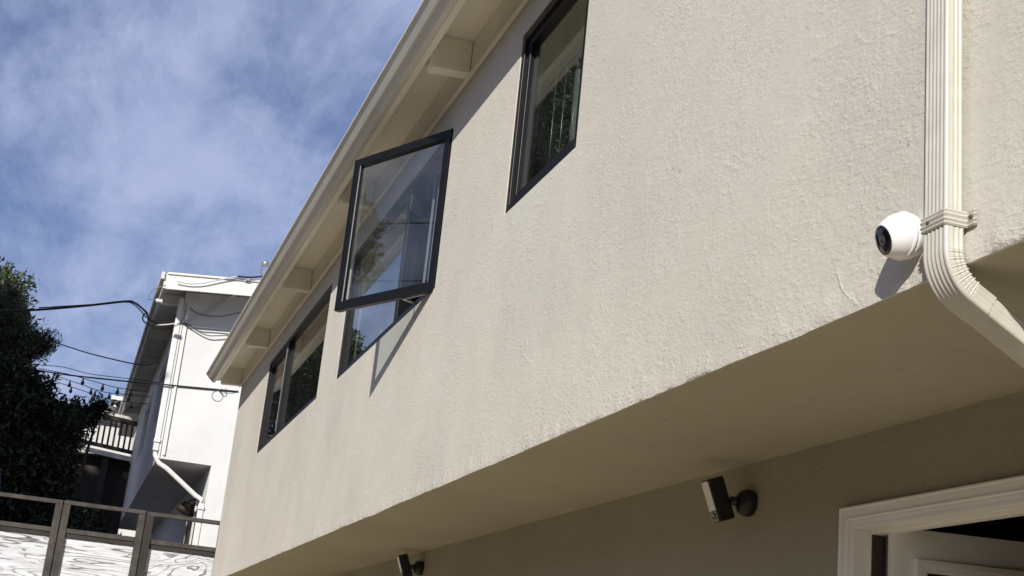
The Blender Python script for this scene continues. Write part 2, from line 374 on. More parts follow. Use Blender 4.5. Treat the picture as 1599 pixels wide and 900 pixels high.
lw.add([(XL, LY, -1.42), (XL, LY+8, -1.42), (XL, LY+8, ZB+.03), (XL, LY, ZB+.03)], [(0, 1, 2, 3)])
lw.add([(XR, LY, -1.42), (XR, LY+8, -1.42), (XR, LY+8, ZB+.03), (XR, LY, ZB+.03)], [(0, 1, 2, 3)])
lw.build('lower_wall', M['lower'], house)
# roof, eave
RS = .095
rf = MB(); ys0, ys1 = 1.345, 11.2
rf.extrude([(ys0, 3.475), (ys1, 3.475+RS*(ys1-ys0)), (ys1, 3.60+RS*(ys1-ys0)), (ys0, 3.36), (ys0, 3.40)][:0] or [(ys0+.045, 3.482), (ys1, 3.482+RS*(ys1-ys0)), (ys1, 3.60+RS*(ys1-ys0)), (ys0+.045, 3.56)], XL-.02, XR+.2)
rf.build('roof', M['roofing'], house)
MB().box(XL, XR, 1.407, 1.66, 3.470, 3.480).build('eave_soffit', M['trim'], house)
MB().box(XL, XR, 1.648, 1.6695, 3.275, 3.4695).box(XL, XR, 1.640, 1.6475, 3.262, 3.282).build('frieze_board', M['trim'], house, .002)
MB().box(XL, XR, 1.368, 1.407, 3.304, 3.50).build('fascia_board', M['trim'], house, .003)
gt = MB(); gx0, gx1 = XL-.13, XR
prof = [(1.352, 3.270), (1.322, 3.262), (1.316, 3.264), (1.287, 3.297), (1.283, 3.299), (1.280, 3.294), (1.276, 3.297), (1.240, 3.345), (1.234, 3.350), (1.229, 3.350), (1.229, 3.363), (1.238, 3.364), (1.250, 3.352), (1.284, 3.308), (1.292, 3.303), (1.322, 3.270), (1.346, 3.274), (1.346, 3.352), (1.352, 3.352)]
prof = [(y*1.011, z*1.011) for y, z in prof]; n_ = len(prof)
for a, b in ((gx0, -11.63), (-11.632, -5.9), (-5.902, gx1)):
    gt.add([(a, y, z) for y, z in prof] + [(b, y, z) for y, z in prof], [(i, (i+1) % n_, n_+(i+1) % n_, n_+i) for i in range(n_)])
gut = gt.build('gutter', M['gutter'], house)
MB().extrude([(y*1.011, z*1.011) for y, z in ((1.351, 3.270), (1.320, 3.263), (1.288, 3.296), (1.277, 3.297), (1.231, 3.351), (1.351, 3.352))], gx0-.0015, gx0+.001).build('end_cap', M['gutter'], gut)
rafter = None
for x in (-1.80, -4.25, -6.74, -9.2, -11.68, -14.12, XL+.047):
    poly = [(1.646, 3.276), (1.646, 3.4695), (1.408, 3.4695), (1.408, 3.345), (1.418, 3.282), (1.432, 3.262), (1.50, 3.268)]
    m_ = MB().extrude(poly, x-.045, x+.045)
    if rafter is None: rafter = m_.build('rafter_tail', M['trim'], house, .004)
    else:
        r2 = rafter.copy(); COL.objects.link(r2); r2.location.x += x-(-1.80)
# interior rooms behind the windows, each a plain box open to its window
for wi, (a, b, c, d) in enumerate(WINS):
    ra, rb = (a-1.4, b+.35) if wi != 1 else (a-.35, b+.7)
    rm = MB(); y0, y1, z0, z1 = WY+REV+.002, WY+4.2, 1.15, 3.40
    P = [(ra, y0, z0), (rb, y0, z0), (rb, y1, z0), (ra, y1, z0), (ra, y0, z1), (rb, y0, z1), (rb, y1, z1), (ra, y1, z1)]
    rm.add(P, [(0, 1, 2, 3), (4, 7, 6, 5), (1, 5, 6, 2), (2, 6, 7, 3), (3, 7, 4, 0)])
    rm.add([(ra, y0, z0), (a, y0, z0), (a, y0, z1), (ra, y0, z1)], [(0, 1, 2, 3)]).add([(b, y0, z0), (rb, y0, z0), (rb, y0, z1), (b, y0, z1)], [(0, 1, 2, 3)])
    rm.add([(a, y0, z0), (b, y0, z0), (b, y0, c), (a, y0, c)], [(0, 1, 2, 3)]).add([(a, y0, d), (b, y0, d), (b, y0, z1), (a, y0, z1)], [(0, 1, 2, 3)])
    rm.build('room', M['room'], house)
# windows
FY0, FY1 = WY+.004, WY+.085
def ring(m, x0, x1, z0, z1, wd, y0, y1, wl=None):
    wl = wl or wd
    m.box(x0, x0+wl, y0, y1, z0, z1); m.box(x1-wl, x1, y0, y1, z0, z1)
    m.box(x0+wl, x1-wl, y0, y1, z0, z0+wd); m.box(x0+wl, x1-wl, y0, y1, z1-wd, z1); return m
def pane(x0, x1, z0, z1, y): return MB().box(x0, x1, y, y+.004, z0, z1)
labels = ['single black-framed window nearest the downspout', 'black-framed window with its right casement swung open', 'wide two-pane black window near the far corner of the house']
for wi, (a, b, c, d) in enumerate(WINS):
    fr = ring(MB(), a, b, c, d, .042, FY0, FY1).build('window', M['black'], house, .003); fr['label'] = labels[wi]
    if wi == 0:
        ring(MB(), a+.042, b-.042, c+.042, d-.042, .038, FY0+.016, FY1-.012, .046).build('sash', M['black'], fr, .003)
        pane(a+.085, b-.085, c+.078, d-.078, FY0+.04).build('pane', M['glass'], fr)
        for x in (-5.62, -5.48, -5.33): MB().tube([(x, FY1+.05, c+.05), (x, FY1+.05, d-.22-.3*(x+5.62))], .0022, 6).build('blind_cord', M['galv'], fr)
        MB().box(-5.105, -5.09, FY1+.0, FY1+.012, c+.17, c+.30).build('latch', M['silver'], fr, .002)
        MB().box(-5.2, -5.02, FY1+.02, FY1+.024, d-.16, d-.0).build('paper_note', M['curtain'], fr)
    if wi in (0, 2):
        xa, xb, zt = ((-5.50, -4.90, 2.80), (-11.45, -10.63, 2.82))[0 if wi == 0 else 1]
        cu = MB(); k_ = 40; yc = FY1+.10
        cu.add([(xa+(xb-xa)*q/k_, yc+.018*math.sin(q*1.1), z) for z in (c-.1, zt) for q in range(k_+1)], [(q, q+1, k_+2+q, k_+1+q) for q in range(k_)], True)
        ob = cu.build('curtain', M['curtain'], fr); sd = ob.modifiers.new('thick', 'SOLIDIFY'); sd.thickness = .003
    if wi == 1:
        mx_ = -7.985
        MB().box(mx_-.04, mx_+.04, FY0-.002, FY1, c+.042, d-.042).build('mullion', M['black'], fr, .003)
        pane(a+.042, mx_-.04, c+.042, d-.042, FY0+.03).build('pane', M['glass'], fr)
        for x in (-7.62, -7.50): MB().box(x-.008, x+.008, FY1-.02, FY1-.008, c+.042, d-.042).build('screen_track', M['silver'], fr)
        # the open casement, hinged on the near jamb
        h0 = Vector((-7.045, WY-.004, 0)); h1 = Vector((-7.845, 1.269, 0)); u = (h1-h0); Ls = u.length; u.normalize(); nrm = Vector((u.y, -u.x, 0))
        if nrm.y > 0: nrm = -nrm
        z0, z1, fw_ = 2.112, 3.085, .052
        sm = MB(); T = -nrm*.04
        sm.obox(h0+Vector((0, 0, z0)), u*fw_, T, (0, 0, z1-z0)); sm.obox(h0+u*(Ls-fw_)+Vector((0, 0, z0)), u*fw_, T, (0, 0, z1-z0))
        sm.obox(h0+u*fw_+Vector((0, 0, z0)), u*(Ls-2*fw_), T, (0, 0, fw_)); sm.obox(h0+u*fw_+Vector((0, 0, z1-fw_)), u*(Ls-2*fw_), T, (0, 0, fw_))
        sm.obox(h0+u*fw_+Vector((0, 0, z0+fw_))-nrm*.012, u*(Ls-2*fw_), T*.15, (0, 0, .012))
        sm.build('open_sash', M['black'], fr, .003)
        MB().obox(h0+u*fw_+Vector((0, 0, z0+fw_))-nrm*.020, u*(Ls-2*fw_), -nrm*.004, (0, 0, z1-z0-2*fw_)).build('sash_pane', M['sashglass'], fr)
        bd = MB(); e = h0+u*(Ls-fw_-.016)+Vector((0, 0, z0+fw_))-nrm*.004
        bd.obox(e, u*.004, nrm*.005, (0, 0, z1-z0-2*fw_)); bd.build('glazing_bead', M['silver'], fr)
        MB().tube([h0+u*.02+Vector((0, .05, z0+.012)), h0+u*.28+Vector((0, .0, z0-.004))-nrm*.02], .007, 6).tube([h0+u*.28+Vector((0, 0, z0-.004))-nrm*.02, Vector((-7.5, FY0+.02, z0+.035))], .006, 6).build('stay_arm', M['silver'], fr)
        for k in (.1, .45, .62): MB().lathe(h0+u*(Ls*(1-k))+Vector((0, 0, z1-.002))-nrm*.012, (0, 0, 1), [(0, .006), (.006, .005)], 8).build('screw', M['silver'], fr)
    if wi == 2:
        mx_ = -12.735
        MB().box(mx_-.042, mx_+.042, FY0-.002, FY1, c+.042, d-.042).build('mullion', M['black'], fr, .003)
        ring(MB(), a+.042, mx_-.042, c+.042, d-.042, .034, FY0+.014, FY1-.012).build('sash', M['black'], fr, .003)
        pane(a+.076, mx_-.076, c+.076, d-.076, FY0+.036).build('pane', M['glass'], fr)
        pane(mx_+.042, b-.042, c+.042, d-.042, FY0+.030).build('pane', M['glass'], fr)
        MB().box(mx_-.0025, mx_+.0025, FY0-.006, FY0-.002, c+.06, d-.06).build('glazing_bead', M['galv'], fr)

# door in the recessed lower wall, open inwards
cs = MB(); CW = .056
def casing_profile(m):
    for k, (o0, o1, pr_) in enumerate(((0, .010, .024), (.010, .034, .016), (.034, .043, .019), (.043, .056, .011))):
        xo = DX0-CW+o0; xi = DX0-CW+o1
        m.box(xo, xi, LY-pr_, LY+.001, -1.38, DZ+CW-o0)
        m.box(DX1+CW-o1, DX1+CW-o0, LY-pr_, LY+.001, -1.38, DZ+CW-o0)
        m.box(xi, DX1+CW-o1, LY-pr_+.0004, LY+.001, DZ+CW-o1, DZ+CW-o0)
    return m
door = casing_profile(cs).build('door_casing', M['white_paint'], house, .0025)
jb = MB()
jb.box(DX0-.001, DX0+.016, LY-.010, LY+.125, -1.38, DZ-.016); jb.box(DX1-.016, DX1+.001, LY-.010, LY+.125, -1.38, DZ-.016); jb.box(DX0-.001, DX1+.001, LY-.0095, LY+.125, DZ-.016, DZ+.001)
jb.box(DX0+.016, DX0+.028, LY+.048, LY+.085, -1.38, DZ-.028); jb.box(DX0+.016, DX1-.016, LY+.048, LY+.085, DZ-.028, DZ-.016)
jb.build('door_jamb', M['white_paint'], door, .002)
MB().box(DX0+.028, DX0+.034, LY+.05, LY+.10, -1.38, DZ-.03).build('gap_shade_strip', M['brown_gap'], door)  # brown strip stands in for the shaded gap between jamb and leaf
dO = Vector((-3.828, 2.506, 0)); du = Vector((.185, .983, 0)).normalized(); dn = Vector((du.y, -du.x, 0)); DH = DZ-.008
dl = MB(); Z = Vector((0, 0, 1)); TH = .042; LW = .86
def dbox(m, u0, u1, z0, z1, n0, n1): return m.obox(dO+du*u0+dn*n0+Z*z0, du*(u1-u0), dn*(n1-n0), Z*(z1-z0))
GU0, GU1, GZ1, GZ0 = .105, LW-.105, DH-.125, -1.1
dbox(dl, 0, GU0, -1.36, DH, -TH, 0); dbox(dl, GU1, LW, -1.36, DH, -TH, 0); dbox(dl, GU0, GU1, GZ1, DH, -TH, 0); dbox(dl, GU0, GU1, -1.36, GZ0, -TH, 0)
dl.build('door_leaf', M['white_paint'], door, .002)
bd = MB()
for n0, n1, w0, w1 in ((0, .012, -.030, -.010), (0, .007, -.010, .006), (-.012, .004, .0, .010)):
    dbox(bd, GU0+w0, GU0+w1, GZ0-w1, GZ1-w0, n0, n1); dbox(bd, GU1-w1, GU1-w0, GZ0-w1, GZ1-w0, n0, n1)
    dbox(bd, GU0+w1, GU1-w1, GZ1-w1, GZ1-w0, n0, n1)
bd.build('glazing_bead', M['white_paint'], door, .0015)
mu = MB()
for k in range(1, 5): dbox(mu, GU0+(GU1-GU0)*k/5-.009, GU0+(GU1-GU0)*k/5+.009, GZ0, GZ1-.010, -.030, -.010)
mu.build('muntin', M['white_paint'], door, .002)
dbox(MB(), GU0, GU1, GZ0, GZ1, -.024, -.020).build('pane', M['doorglass'], door)
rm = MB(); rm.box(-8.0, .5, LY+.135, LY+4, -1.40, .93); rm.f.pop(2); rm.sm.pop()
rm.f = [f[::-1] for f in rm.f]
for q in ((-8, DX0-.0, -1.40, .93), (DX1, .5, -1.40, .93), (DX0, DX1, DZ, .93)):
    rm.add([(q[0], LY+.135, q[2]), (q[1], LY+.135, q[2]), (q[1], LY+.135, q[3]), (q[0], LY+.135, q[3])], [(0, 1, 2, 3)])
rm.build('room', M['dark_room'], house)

# downspout: ribbed sheet-metal profile swept down the wall, round an elbow and back under the overhang
def ribbed(hw, t, ribs=5, depth=.0028):
    P = []                                                   # (x across, n: 0 = outer face, t = back)
    c = .006
    for k in range(ribs*8+1):
        s = k/(ribs*8); x = -hw+c+(2*hw-2*c)*s
        P.append((x, depth*.5*(1-math.cos(2*math.pi*ribs*s))*(.9 if 0 < s < 1 else 0)))
    P += [(hw-.0018, .0018), (hw, c)]
    for k in range(1, 24):
        s = k/24; P.append((hw-depth*.40*(1-math.cos(2*math.pi*3*s))*.5*2*(1 if s > .3 else .25), c+(t-2*c)*s))
    P += [(hw, t-c), (hw-.0018, t-.0018), (hw-c, t), (-hw+c, t), (-hw+.0018, t-.0018), (-hw, t-c), (-hw, c), (-hw+.0018, .0018)]
    return P
DSX = (-2.372-2.291)/2; HW = .0405; TK = .046
YO = 1.613                                                   # outer face of the vertical run
R0 = .122; A1 = math.radians(62)
ZC = .985
def path(s):                                                 # s -> outer-face point, outward normal (in y, z); arc then straight
    arc = R0*A1
    if s < 0: return (YO, ZC-s), (-1, 0)
    a = min(s/R0, A1)
    y = YO + R0*(1-math.cos(a)); z = ZC-R0*math.sin(a); n = (-math.cos(a), -math.sin(a))
    if s > arc:
        e = s-arc; y += math.sin(A1)*e; z -= math.cos(A1)*e
    return (y, z), n
def sweep(ss, hw, t, grow=0., crimp=None, depth=.0028):
    m = MB(); vs = []; prof = ribbed(hw, t, 5, depth); n = len(prof)
    for s in ss:
        (y, z), (ny_, nz_) = path(s)
        for x, d in prof:
            xx = x; dd = d
            if crimp:
                k = crimp(s)*min(1, max(0, (d-.004)/.012))
                if abs(x) > hw-.008: xx = x+math.copysign(k, x)
                if d > t-.01: dd = d+k*.8
            dd = dd-grow if d < t/2 else dd+grow; xx = xx+math.copysign(grow, x) if abs(x) > hw-.008 else xx
            vs.append((DSX+xx, y-ny_*dd, z-nz_*dd))
    fs = [(i*n+k, i*n+(k+1) % n, (i+1)*n+(k+1) % n, (i+1)*n+k) for i in range(len(ss)-1) for k in range(n)]
    fs += [tuple(range(n)), tuple(range((len(ss)-1)*n, len(ss)*n))[::-1]]
    return m.add(vs, fs, True)
dsp = sweep([-2.28, -1.2, -.04], HW-.0012, TK-.0012).build('downspout', M['pipe'], house, angle=60); dsp['label'] = 'cream ribbed metal downspout beside the white dome camera'
arc = R0*A1; ncr = 7
def crimp(s):
    if s < .0 or s > arc*1.02: return 0
    ph = (s/arc*ncr) % 1; return .0038*math.exp(-((ph-.5)/.16)**2) - .0012
sweep(list(np.linspace(-.065, -.002, 4))+list(np.linspace(0, arc, 113))+[arc+.012, arc+.03, arc+.045], HW, TK, .0008, crimp).build('elbow', M['pipe'], dsp, angle=60)
sweep([arc+.03, arc+.30, arc+.62], HW-.0015, TK-.0015).build('lower_pipe', M['pipe'], dsp, angle=60)
st = MB()
zs = [1.0335, 1.0365, 1.040, 1.045, 1.050, 1.056, 1.061, 1.065, 1.0685]; bump_ = [.0015, .0045, .0025, .006, .0025, .006, .0025, .0045, .0015]
def strap_pts(b):
    xl, xr, yf, yb = DSX-HW-b, DSX+HW+b, YO-b, WY-.004-b
    return [(xl-.022, yb), (xl, yb), (xl, yf+.004), (xl+.004, yf), (xr-.004, yf), (xr, yf+.004), (xr, yb-.003), (xr+.003, yb), (xr+.024, yb-.001), (xr+.030, yb+.003)]
nn = 10
st.add([(x, y, z) for z, b in zip(zs, bump_) for x, y in strap_pts(b)], [(i*nn+k, i*nn+k+1, (i+1)*nn+k+1, (i+1)*nn+k) for i in range(len(zs)-1) for k in range(nn-1)])
sto = st.build('strap', M['pipe'], dsp); so_ = sto.modifiers.new('thick', 'SOLIDIFY'); so_.thickness = .002; so_.offset = 0
MB().lathe((DSX+HW+.021, WY-.010, 1.052), (0, -1, 0), [(0, .0055), (.003, .0052), (.0045, .003)], 10).build('screw', M['screw'], dsp)
MB().lathe((DSX-.014, YO-.005, 1.050), (0, -1, 0), [(0, .0045), (.003, .004)], 10).build('screw', M['screw'], dsp)

# ------------------------------------------------------------------ cameras on the house
dome = empty('dome_camera', (-2.478, WY, 1.069), 'white dome security camera on the stucco wall beside the downspout', 'security camera')
ax = Vector((.06, -.95, -.10)).normalized()
O = Vector((-2.478, WY+.003, 1.069))
MB().lathe(O, ax, [(0, .042), (.004, .0455), (.014, .0490), (.030, .0545), (.040, .0568)], 56, cap1=True).build('base', M['cam_white'], dome)
MB().lathe(O, ax, [(.0400, .0550), (.0425, .0550), (.0426, .0576), (.0455, .0580), (.0500, .0580), (.0520, .0560), (.0520, .050)], 56, cap0=False, cap1=False).build('seam_ring', M['cam_white'], dome)
ax2 = Vector((-.12, -.93, -.36)).normalized(); O2 = O+ax*.044
R_ = .0562
pr2 = [(-.012, .0530), (-.004, .0552), (.004, .0558), (.012, .0550), (.022, .0525), (.032, .0484), (.040, .0442), (.0455, .0412), (.0480, .0394), (.0490, .0380)]
face_d, face_r = pr2[-1]
pr2 += [(face_d+.0012, face_r-.001), (face_d+.0012, face_r-.003)]
MB().lathe(O2, ax2, pr2, 56, cap0=False, cap1=False).build('eyeball', M['cam_white'], dome)
MB().lathe(O2, ax2, [(face_d-.010, face_r-.002), (face_d+.0006, face_r-.002), (face_d+.003, face_r-.010), (face_d+.0045, .012)], 48).build('lens_window', M['lens'], dome)
MB().lathe(O2+ax2*(face_d+.0032), ax2, [(0, .0135), (.0022, .012), (.0032, .007), (.0036, .002)], 32).build('lens', M['lens_grey'], dome)
sc_ = (O2 + Vector((.30, -.35, -.88)).normalized()*.0555)
MB().lathe(sc_, (.30, -.35, -.88), [(0, .0028), (.0012, .0026)], 10).build('screw', M['cam_black'], dome)
dome.scale = (.95, .95, .95)

def spot_camera(bx, bz, label):
    root = empty('floodlight_camera', (bx, LY, bz), label, 'security camera', 'black security cameras on the recessed wall')
    bx += .045; bz -= .012; ba = Vector((-.16, -1, .04)).normalized(); o = Vector((bx, LY+.003, bz))
    MB().lathe(o, ba, [(0, .046), (.012, .051), (.030, .052), (.046, .047), (.058, .037), (.066, .022)], 32).build('wall_mount', M['cam_black'], root)
    MB().lathe(o+ba*.055, ba, [(0, .017), (.035, .017)], 20).build('neck', M['cam_black'], root)
    n = Vector((-.05, -.93, -.36)).normalized(); s = Vector((1, -.054, 0)).normalized(); t = s.cross(n) if s.cross(n).z > 0 else n.cross(s); t.normalize()
    w_, h_, d_ = .066, .165, .068
    c = Vector((bx-.045, LY, bz+.012))+Vector((-.010, -.080, -.004))+t*.012
    MB().obox(c-s*w_/2-t*h_/2, s*w_, t*h_, n*d_).build('body', M['cam_black'], root, .007, 3)
    f = c+n*(d_-.001)
    MB().obox(f-s*(w_/2-.004)-t*(h_/2-.046), s*(w_-.008), t*(h_-.052), n*.004).build('lamp_cover', M['cam_lamp'], root, .002)
    MB().obox(f-s*(w_/2-.005)-t*(h_/2-.004), s*(w_-.010), t*.040, n*.0035).build('lens_plate', M['lens_ring'], root, .003)
    MB().lathe(f-t*(h_/2-.025)+n*.0025, n, [(0, .015), (.003, .0148), (.004, .010), (.0025, .008)], 24).build('lens', M['lens'], root)
    MB().lathe(f-t*(h_/2-.025)+n*.005+t*.004, n, [(0, .005), (.002, .004)], 12).build('painted_lens_glint', M['cam_lamp'], root)  # pale disc set on the lens as a painted glint
    return root
spot_camera(-4.715, .812, 'black spotlight camera on the recessed wall, nearest the white door')
spot_camera(-9.66, .846, 'black spotlight camera far along the recessed wall, at the bottom edge of the picture')

# ------------------------------------------------------------------ white house behind
wh = empty('white_house', (-20, 3, .4), 'white stucco house with overhanging upper floor behind the plywood fence', 'house')
HX, HY, HL, HB = -20.0, 1.03, 1.79, 2.80
hw = MB()
hw.add([(HX, HY, HB), (HX, HL, HB), (HX, HL, .2), (HX, 9.5, .2), (HX, 9.5, 6.08), (HX, HY, 5.275)], [(0, 1, 2, 3, 4, 5)])
hw.add([(HX, HL, .2), (HX, HL, HB), (HX-12, HL, HB), (HX-12, HL, .2)], [(0, 1, 2, 3)])
hw.add([(HX, HL, HB), (HX, HY, HB), (HX-12, HY, HB), (HX-12, HL, HB)], [(0, 1, 2, 3)])
hw.add([(HX-12, HY, HB), (HX-12, 9.5, HB), (HX-12, 9.5, 6.08), (HX-12, HY, 5.275)], [(0, 1, 2, 3)])
hw.add([(HX-12, HL, .2), (HX-12, 9.5, .2), (HX-12, 9.5, HB), (HX-12, HL, HB)], [(0, 1, 2, 3)])
fh = [(-23.9, -22.1, 3.7, 4.75), (-27.6, -25.4, 3.7, 4.75)]
ff = holed_wall(HX-12, HX, HB, 5.275, HY, fh, .1); hw.add(ff.v, ff.f)
hw.build('wall', M['white_wall'], wh)
sf = lambda y: 5.275+.095*(y-.73)
MB().extrude([(.70, sf(.70)), (9.9, sf(9.9)), (9.9, sf(9.9)+.07), (.70, sf(.70)+.07)], HX-12.3, -19.40).build('roof', M['white_grey'], wh)
rk = MB(); sl_ = lambda y, o: sf(y)+o
rk.extrude([(.70, sl_(.70, -.17)), (9.9, sl_(9.9, -.17)), (9.9, sl_(9.9, .05)), (.70, sl_(.70, .05))], -19.40, -19.36)
rk.extrude([(.70, sl_(.70, .045)), (9.92, sl_(9.92, .045)), (9.92, sl_(9.92, .075)), (.70, sl_(.70, .075))], -19.42, -19.335)
rk.build('rake_board', M['white_trim'], wh, .004)
MB().box(HX-12.3, -19.40, .665, .70, 5.12, 5.34).box(HX-12.3, -19.36, .615, .664, 5.24, 5.345).build('eave_fascia', M['white_grey'], wh, .004)
for x in (-20.40, -22.75, -25.1, -27.9, -30.6):
    MB().extrude([(.705, 5.13), (1.028, 5.155), (1.028, 5.30), (.705, 5.27)], x-.06, x+.06).build('rafter_tail', M['white_trim'], wh, .004)
for y in (1.35, 1.68, 2.0, 2.35, 2.7): MB().extrude([(y, sf(y)-.006), (y+.012, sf(y+.012)-.006), (y+.012, sf(y+.012)+.001), (y, sf(y)+.001)], -19.99, -19.41).build('batten', M['white_grey'], wh)
for a, b, c, d in fh:
    f_ = ring(MB(), a, b, c, d, .06, HY+.02, HY+.09).build('window', M['white_trim'], wh); pane(a+.06, b-.06, c+.06, d-.06, HY+.05).build('pane', M['glass'], f_)
    MB().box(a-.05, b+.05, HY+.11, HY+.9, c-.05, d+.05).build('room', M['dark_room'], f_)
# its downspout, same route as the main house's
wd = MB(); X0 = HX-.02
wd.box(X0-.09, X0+.03, HY-.085, HY-.005, HB+.10, 5.18)
wdo = wd.build('downspout', M['white_trim'], wh, .012)
pts = [(X0-.03, HY-.045, HB+.16), (X0-.03, HY-.04, HB+.04), (X0-.03, HY+.03, HB-.06), (X0-.03, HY+.15, HB-.12), (X0-.03, HL-.16, 2.36), (X0-.03, HL-.06, 2.31), (X0-.03, HL-.045, 2.22)]
MB().tube(pts, .036, 12).build('elbow', M['white_trim'], wdo)
MB().box(X0-.09, X0+.03, HL-.085, HL-.005, .25, 2.25).build('lower_pipe', M['white_trim'], wdo, .012)
for z, y in ((3.02, HY), (2.16, HL)):
    MB().box(X0-.11, X0+.05, y-.092, y-.001, z, z+.05).build('strap', M['white_trim'], wdo, .006)
MB().box(HX-.012, HX+.030, HY+.06, HY+.09, HB+.05, 5.1).build('corner_trim', M['white_trim'], wh)
MB().box(HX-.002, HX+.008, HY+.024, HY+.032, HB+.02, 5.12).build('shadow_line', M['mid_cable'], wh)  # thin dark strip drawn in as the shadow line beside the pipe
MB().obox((HX-.35, HY-.03, 3.40), (.0, 0, .19), (.05, 0, .03), (0, .029, 0)).build('wall_vent', M['mid_cable'], wh)
dr = MB(); dr.box(-21.9, -20.95, HL-.05, HL-.001, .25, 2.38); d0 = dr.build('door', M['dark_room'], wh, .003)
ring(MB(), -22.0, -20.85, .25, 2.46, .08, HL-.06, HL-.002).build('door_frame', M['white_grey'], d0, .003)
MB().box(-20.78, -20.30, HL-.04, HL-.001, .95, 2.30).build('lower_window', M['dark_room'], wh)
lm = MB(); lm.lathe((-20.9, HL-.16, 2.34), (0, -.5, -1), [(0, .03), (.02, .06), (.17, .13)], 14); lm.tube([(-20.9, HL, 2.42), (-20.9, HL-.16, 2.36)], .015)
tag(lm.build('wall_lamp', M['brown_metal']), 'brown cone shaded wall lamp under the white house overhang', 'lamp')
MB().box(HX+.001, HX+.02, 2.07, 2.35, .5, 2.05).build('utility_panel', M['white_trim'], wh, .004)

# ------------------------------------------------------------------ plywood fence
FX = -17.5
fence = empty('plywood_fence', (FX, .4, .3), 'weathered timber frame fence with white plywood panels left of the house', 'fence')
posts = [-2.36, -1.23, -.10, 1.03-.14, 1.99+.03]
posts = [-2.09, -1.095, -.10, .885, 1.87]
timber = []
TOPZ = 1.785
for i in range(len(posts)-1):
    a, b = posts[i]+.006, posts[i+1]-.006
    sw = .082
    for (y0, y1, nm) in ((a, a+sw, 'stile'), (b-sw, b, 'stile')):
        MB().box(FX-.03, FX+.045, y0, y1, .2, TOPZ-.05).build(nm, M['wood'], fence, .004)
    dz = .006*(i % 2)
    MB().box(FX-.04, FX+.05, a+.001, b-.001, TOPZ-.048-dz, TOPZ-dz).build('top_rail', M['wood'], fence, .004)
    MB().box(FX-.03, FX+.035, a+sw+.001, b-sw-.001, 1.40-dz, 1.455-dz).build('middle_rail', M['wood'], fence, .004)
    MB().box(FX-.03, FX+.02, a+sw+.001, b-sw-.001, 1.345-dz, 1.398-dz).build('lower_strip', M['darkwood'], fence, .003)
    MB().box(FX-.015, FX-.002, a+sw-.02, b-sw+.02, .25, 1.344-dz).build('panel', plywood('weathered_plywood', i*1.37+.4, (5, 7, 10, 2.2)[i], (.25, .25, .1, .8)[i], (5.2, 5.2, 6.5, 2.8)[i]), fence)
for y in posts[1:]:
    MB().box(FX-.06, FX+.028, y-.004, y+.004, .2, TOPZ-.01).build('post', M['darkwood'], fence)
MB().box(FX-.05, FX+.06, .885+.008, .885+.095, .2, TOPZ-.052).build('post', M['darkwood'], fence, .004)
rw = MB(); rw.box(-16.98, -16.72, -40, 14, -1.5, .34)
tag(rw.build('retaining_wall', M['concrete'], None, .01), 'low tan retaining wall below the plywood fence', 'wall')

# ------------------------------------------------------------------ deck and far house
deck = empty('raised_deck', (-30.5, -.8, 1.8), 'raised timber deck with dark railing beside the white house', 'deck')
def rail_z(y): return 4.96-.085*(y-.25)
MB().obox((-30.06, -2.6, rail_z(-2.6)), (.12, 0, 0), (0, 3.61, -.085*3.61), (0, 0, .06)).build('top_rail', M['white_grey'], deck)
MB().obox((-30.03, -2.6, rail_z(-2.6)-.10), (.06, 0, 0), (0, 3.61, -.085*3.61), (0, 0, .09)).build('upper_rail', M['darkwood'], deck)
MB().obox((-30.03, -2.6, rail_z(-2.6)-.70), (.06, 0, 0), (0, 3.61, -.085*3.61), (0, 0, .08)).build('bottom_rail', M['darkwood'], deck)
bal = None
for k in range(32):
    y = -2.55+k*.112
    if bal is None:
        bal = MB().box(-30.02, -29.985, y-.021, y+.021, rail_z(y)-.63, rail_z(y)-.09).build('baluster', M['darkwood'], deck)
    else:
        c_ = bal.copy(); COL.objects.link(c_); c_.location = bal.location + Vector((0, .112*k, -.085*.112*k))
MB().obox((-29.99, -2.6, rail_z(-2.6)-.86), (.05, 0, 0), (0, 3.61, -.085*3.61), (0, 0, .10)).build('edge_board', M['white_grey'], deck)
MB().box(-32.2, -30.0, -2.6, 1.01, 4.06, 4.10).build('floor', M['darkwood'], deck)
for y in (-2.4, -.9, .5): MB().box(-30.2, -30.05, y-.07, y+.07, 1.5, 4.08).build('post', M['darkwood'], deck)
MB().box(-30.5, -30.3, -2.6, 1.02, 1.5, 4.05).build('skirt', M['darkwood'], deck)
gw = empty('garden_wall', (-33.1, -1.5, 2.1), 'pale plaster wall seen between the deck balusters', 'wall')
MB().box(-33.2, -33.0, -4.0, .72, 4.2, 5.24).build('render_coat', M['pale_wall'], gw)
MB().box(-33.3, -32.9, -4.0, .74, 5.24, 5.38).build('shade_band', M['darkwood'], gw)  # dark band put in for the shaded upper part of the wall
fhs = empty('distant_house', (-47, 2, 4), 'small distant white house with flat eave above the deck', 'house')
MB().box(-49, -46.0, .8, 4.2, 3.5, 7.9).build('wall', M['pale_wall'], fhs)
MB().box(-49.5, -45.2, .58, 4.6, 7.98, 8.12).build('roof', M['white_trim'], fhs, .01)
for y in (.72, 1.2): MB().box(-46, -45.35, y-.05, y+.05, 7.78, 7.975).build('rafter_tail', M['white_trim'], fhs)
MB().box(-46.0, -45.97, .95, 1.6, 7.0, 7.55).build('window', M['dark_room'], fhs)
MB().lathe((-45.5, .92, 8.12), (0, 0, 1), [(0, .04), (.1, .04), (.12, .07), (.14, .02)], 10).build('roof_vent', M['mid_cable'], fhs)
um = MB()
pr_ = []
um.lathe((-19.3, -.98, .5), (0, 0, 1), [(0, .02), (.5, .02), (.55, .09), (.9, .085), (1.5, .05), (1.72, .012)], 12)
tag(um.build('closed_parasol', M['canvas']), 'closed dark blue parasol in deep shade behind the fence', 'parasol')

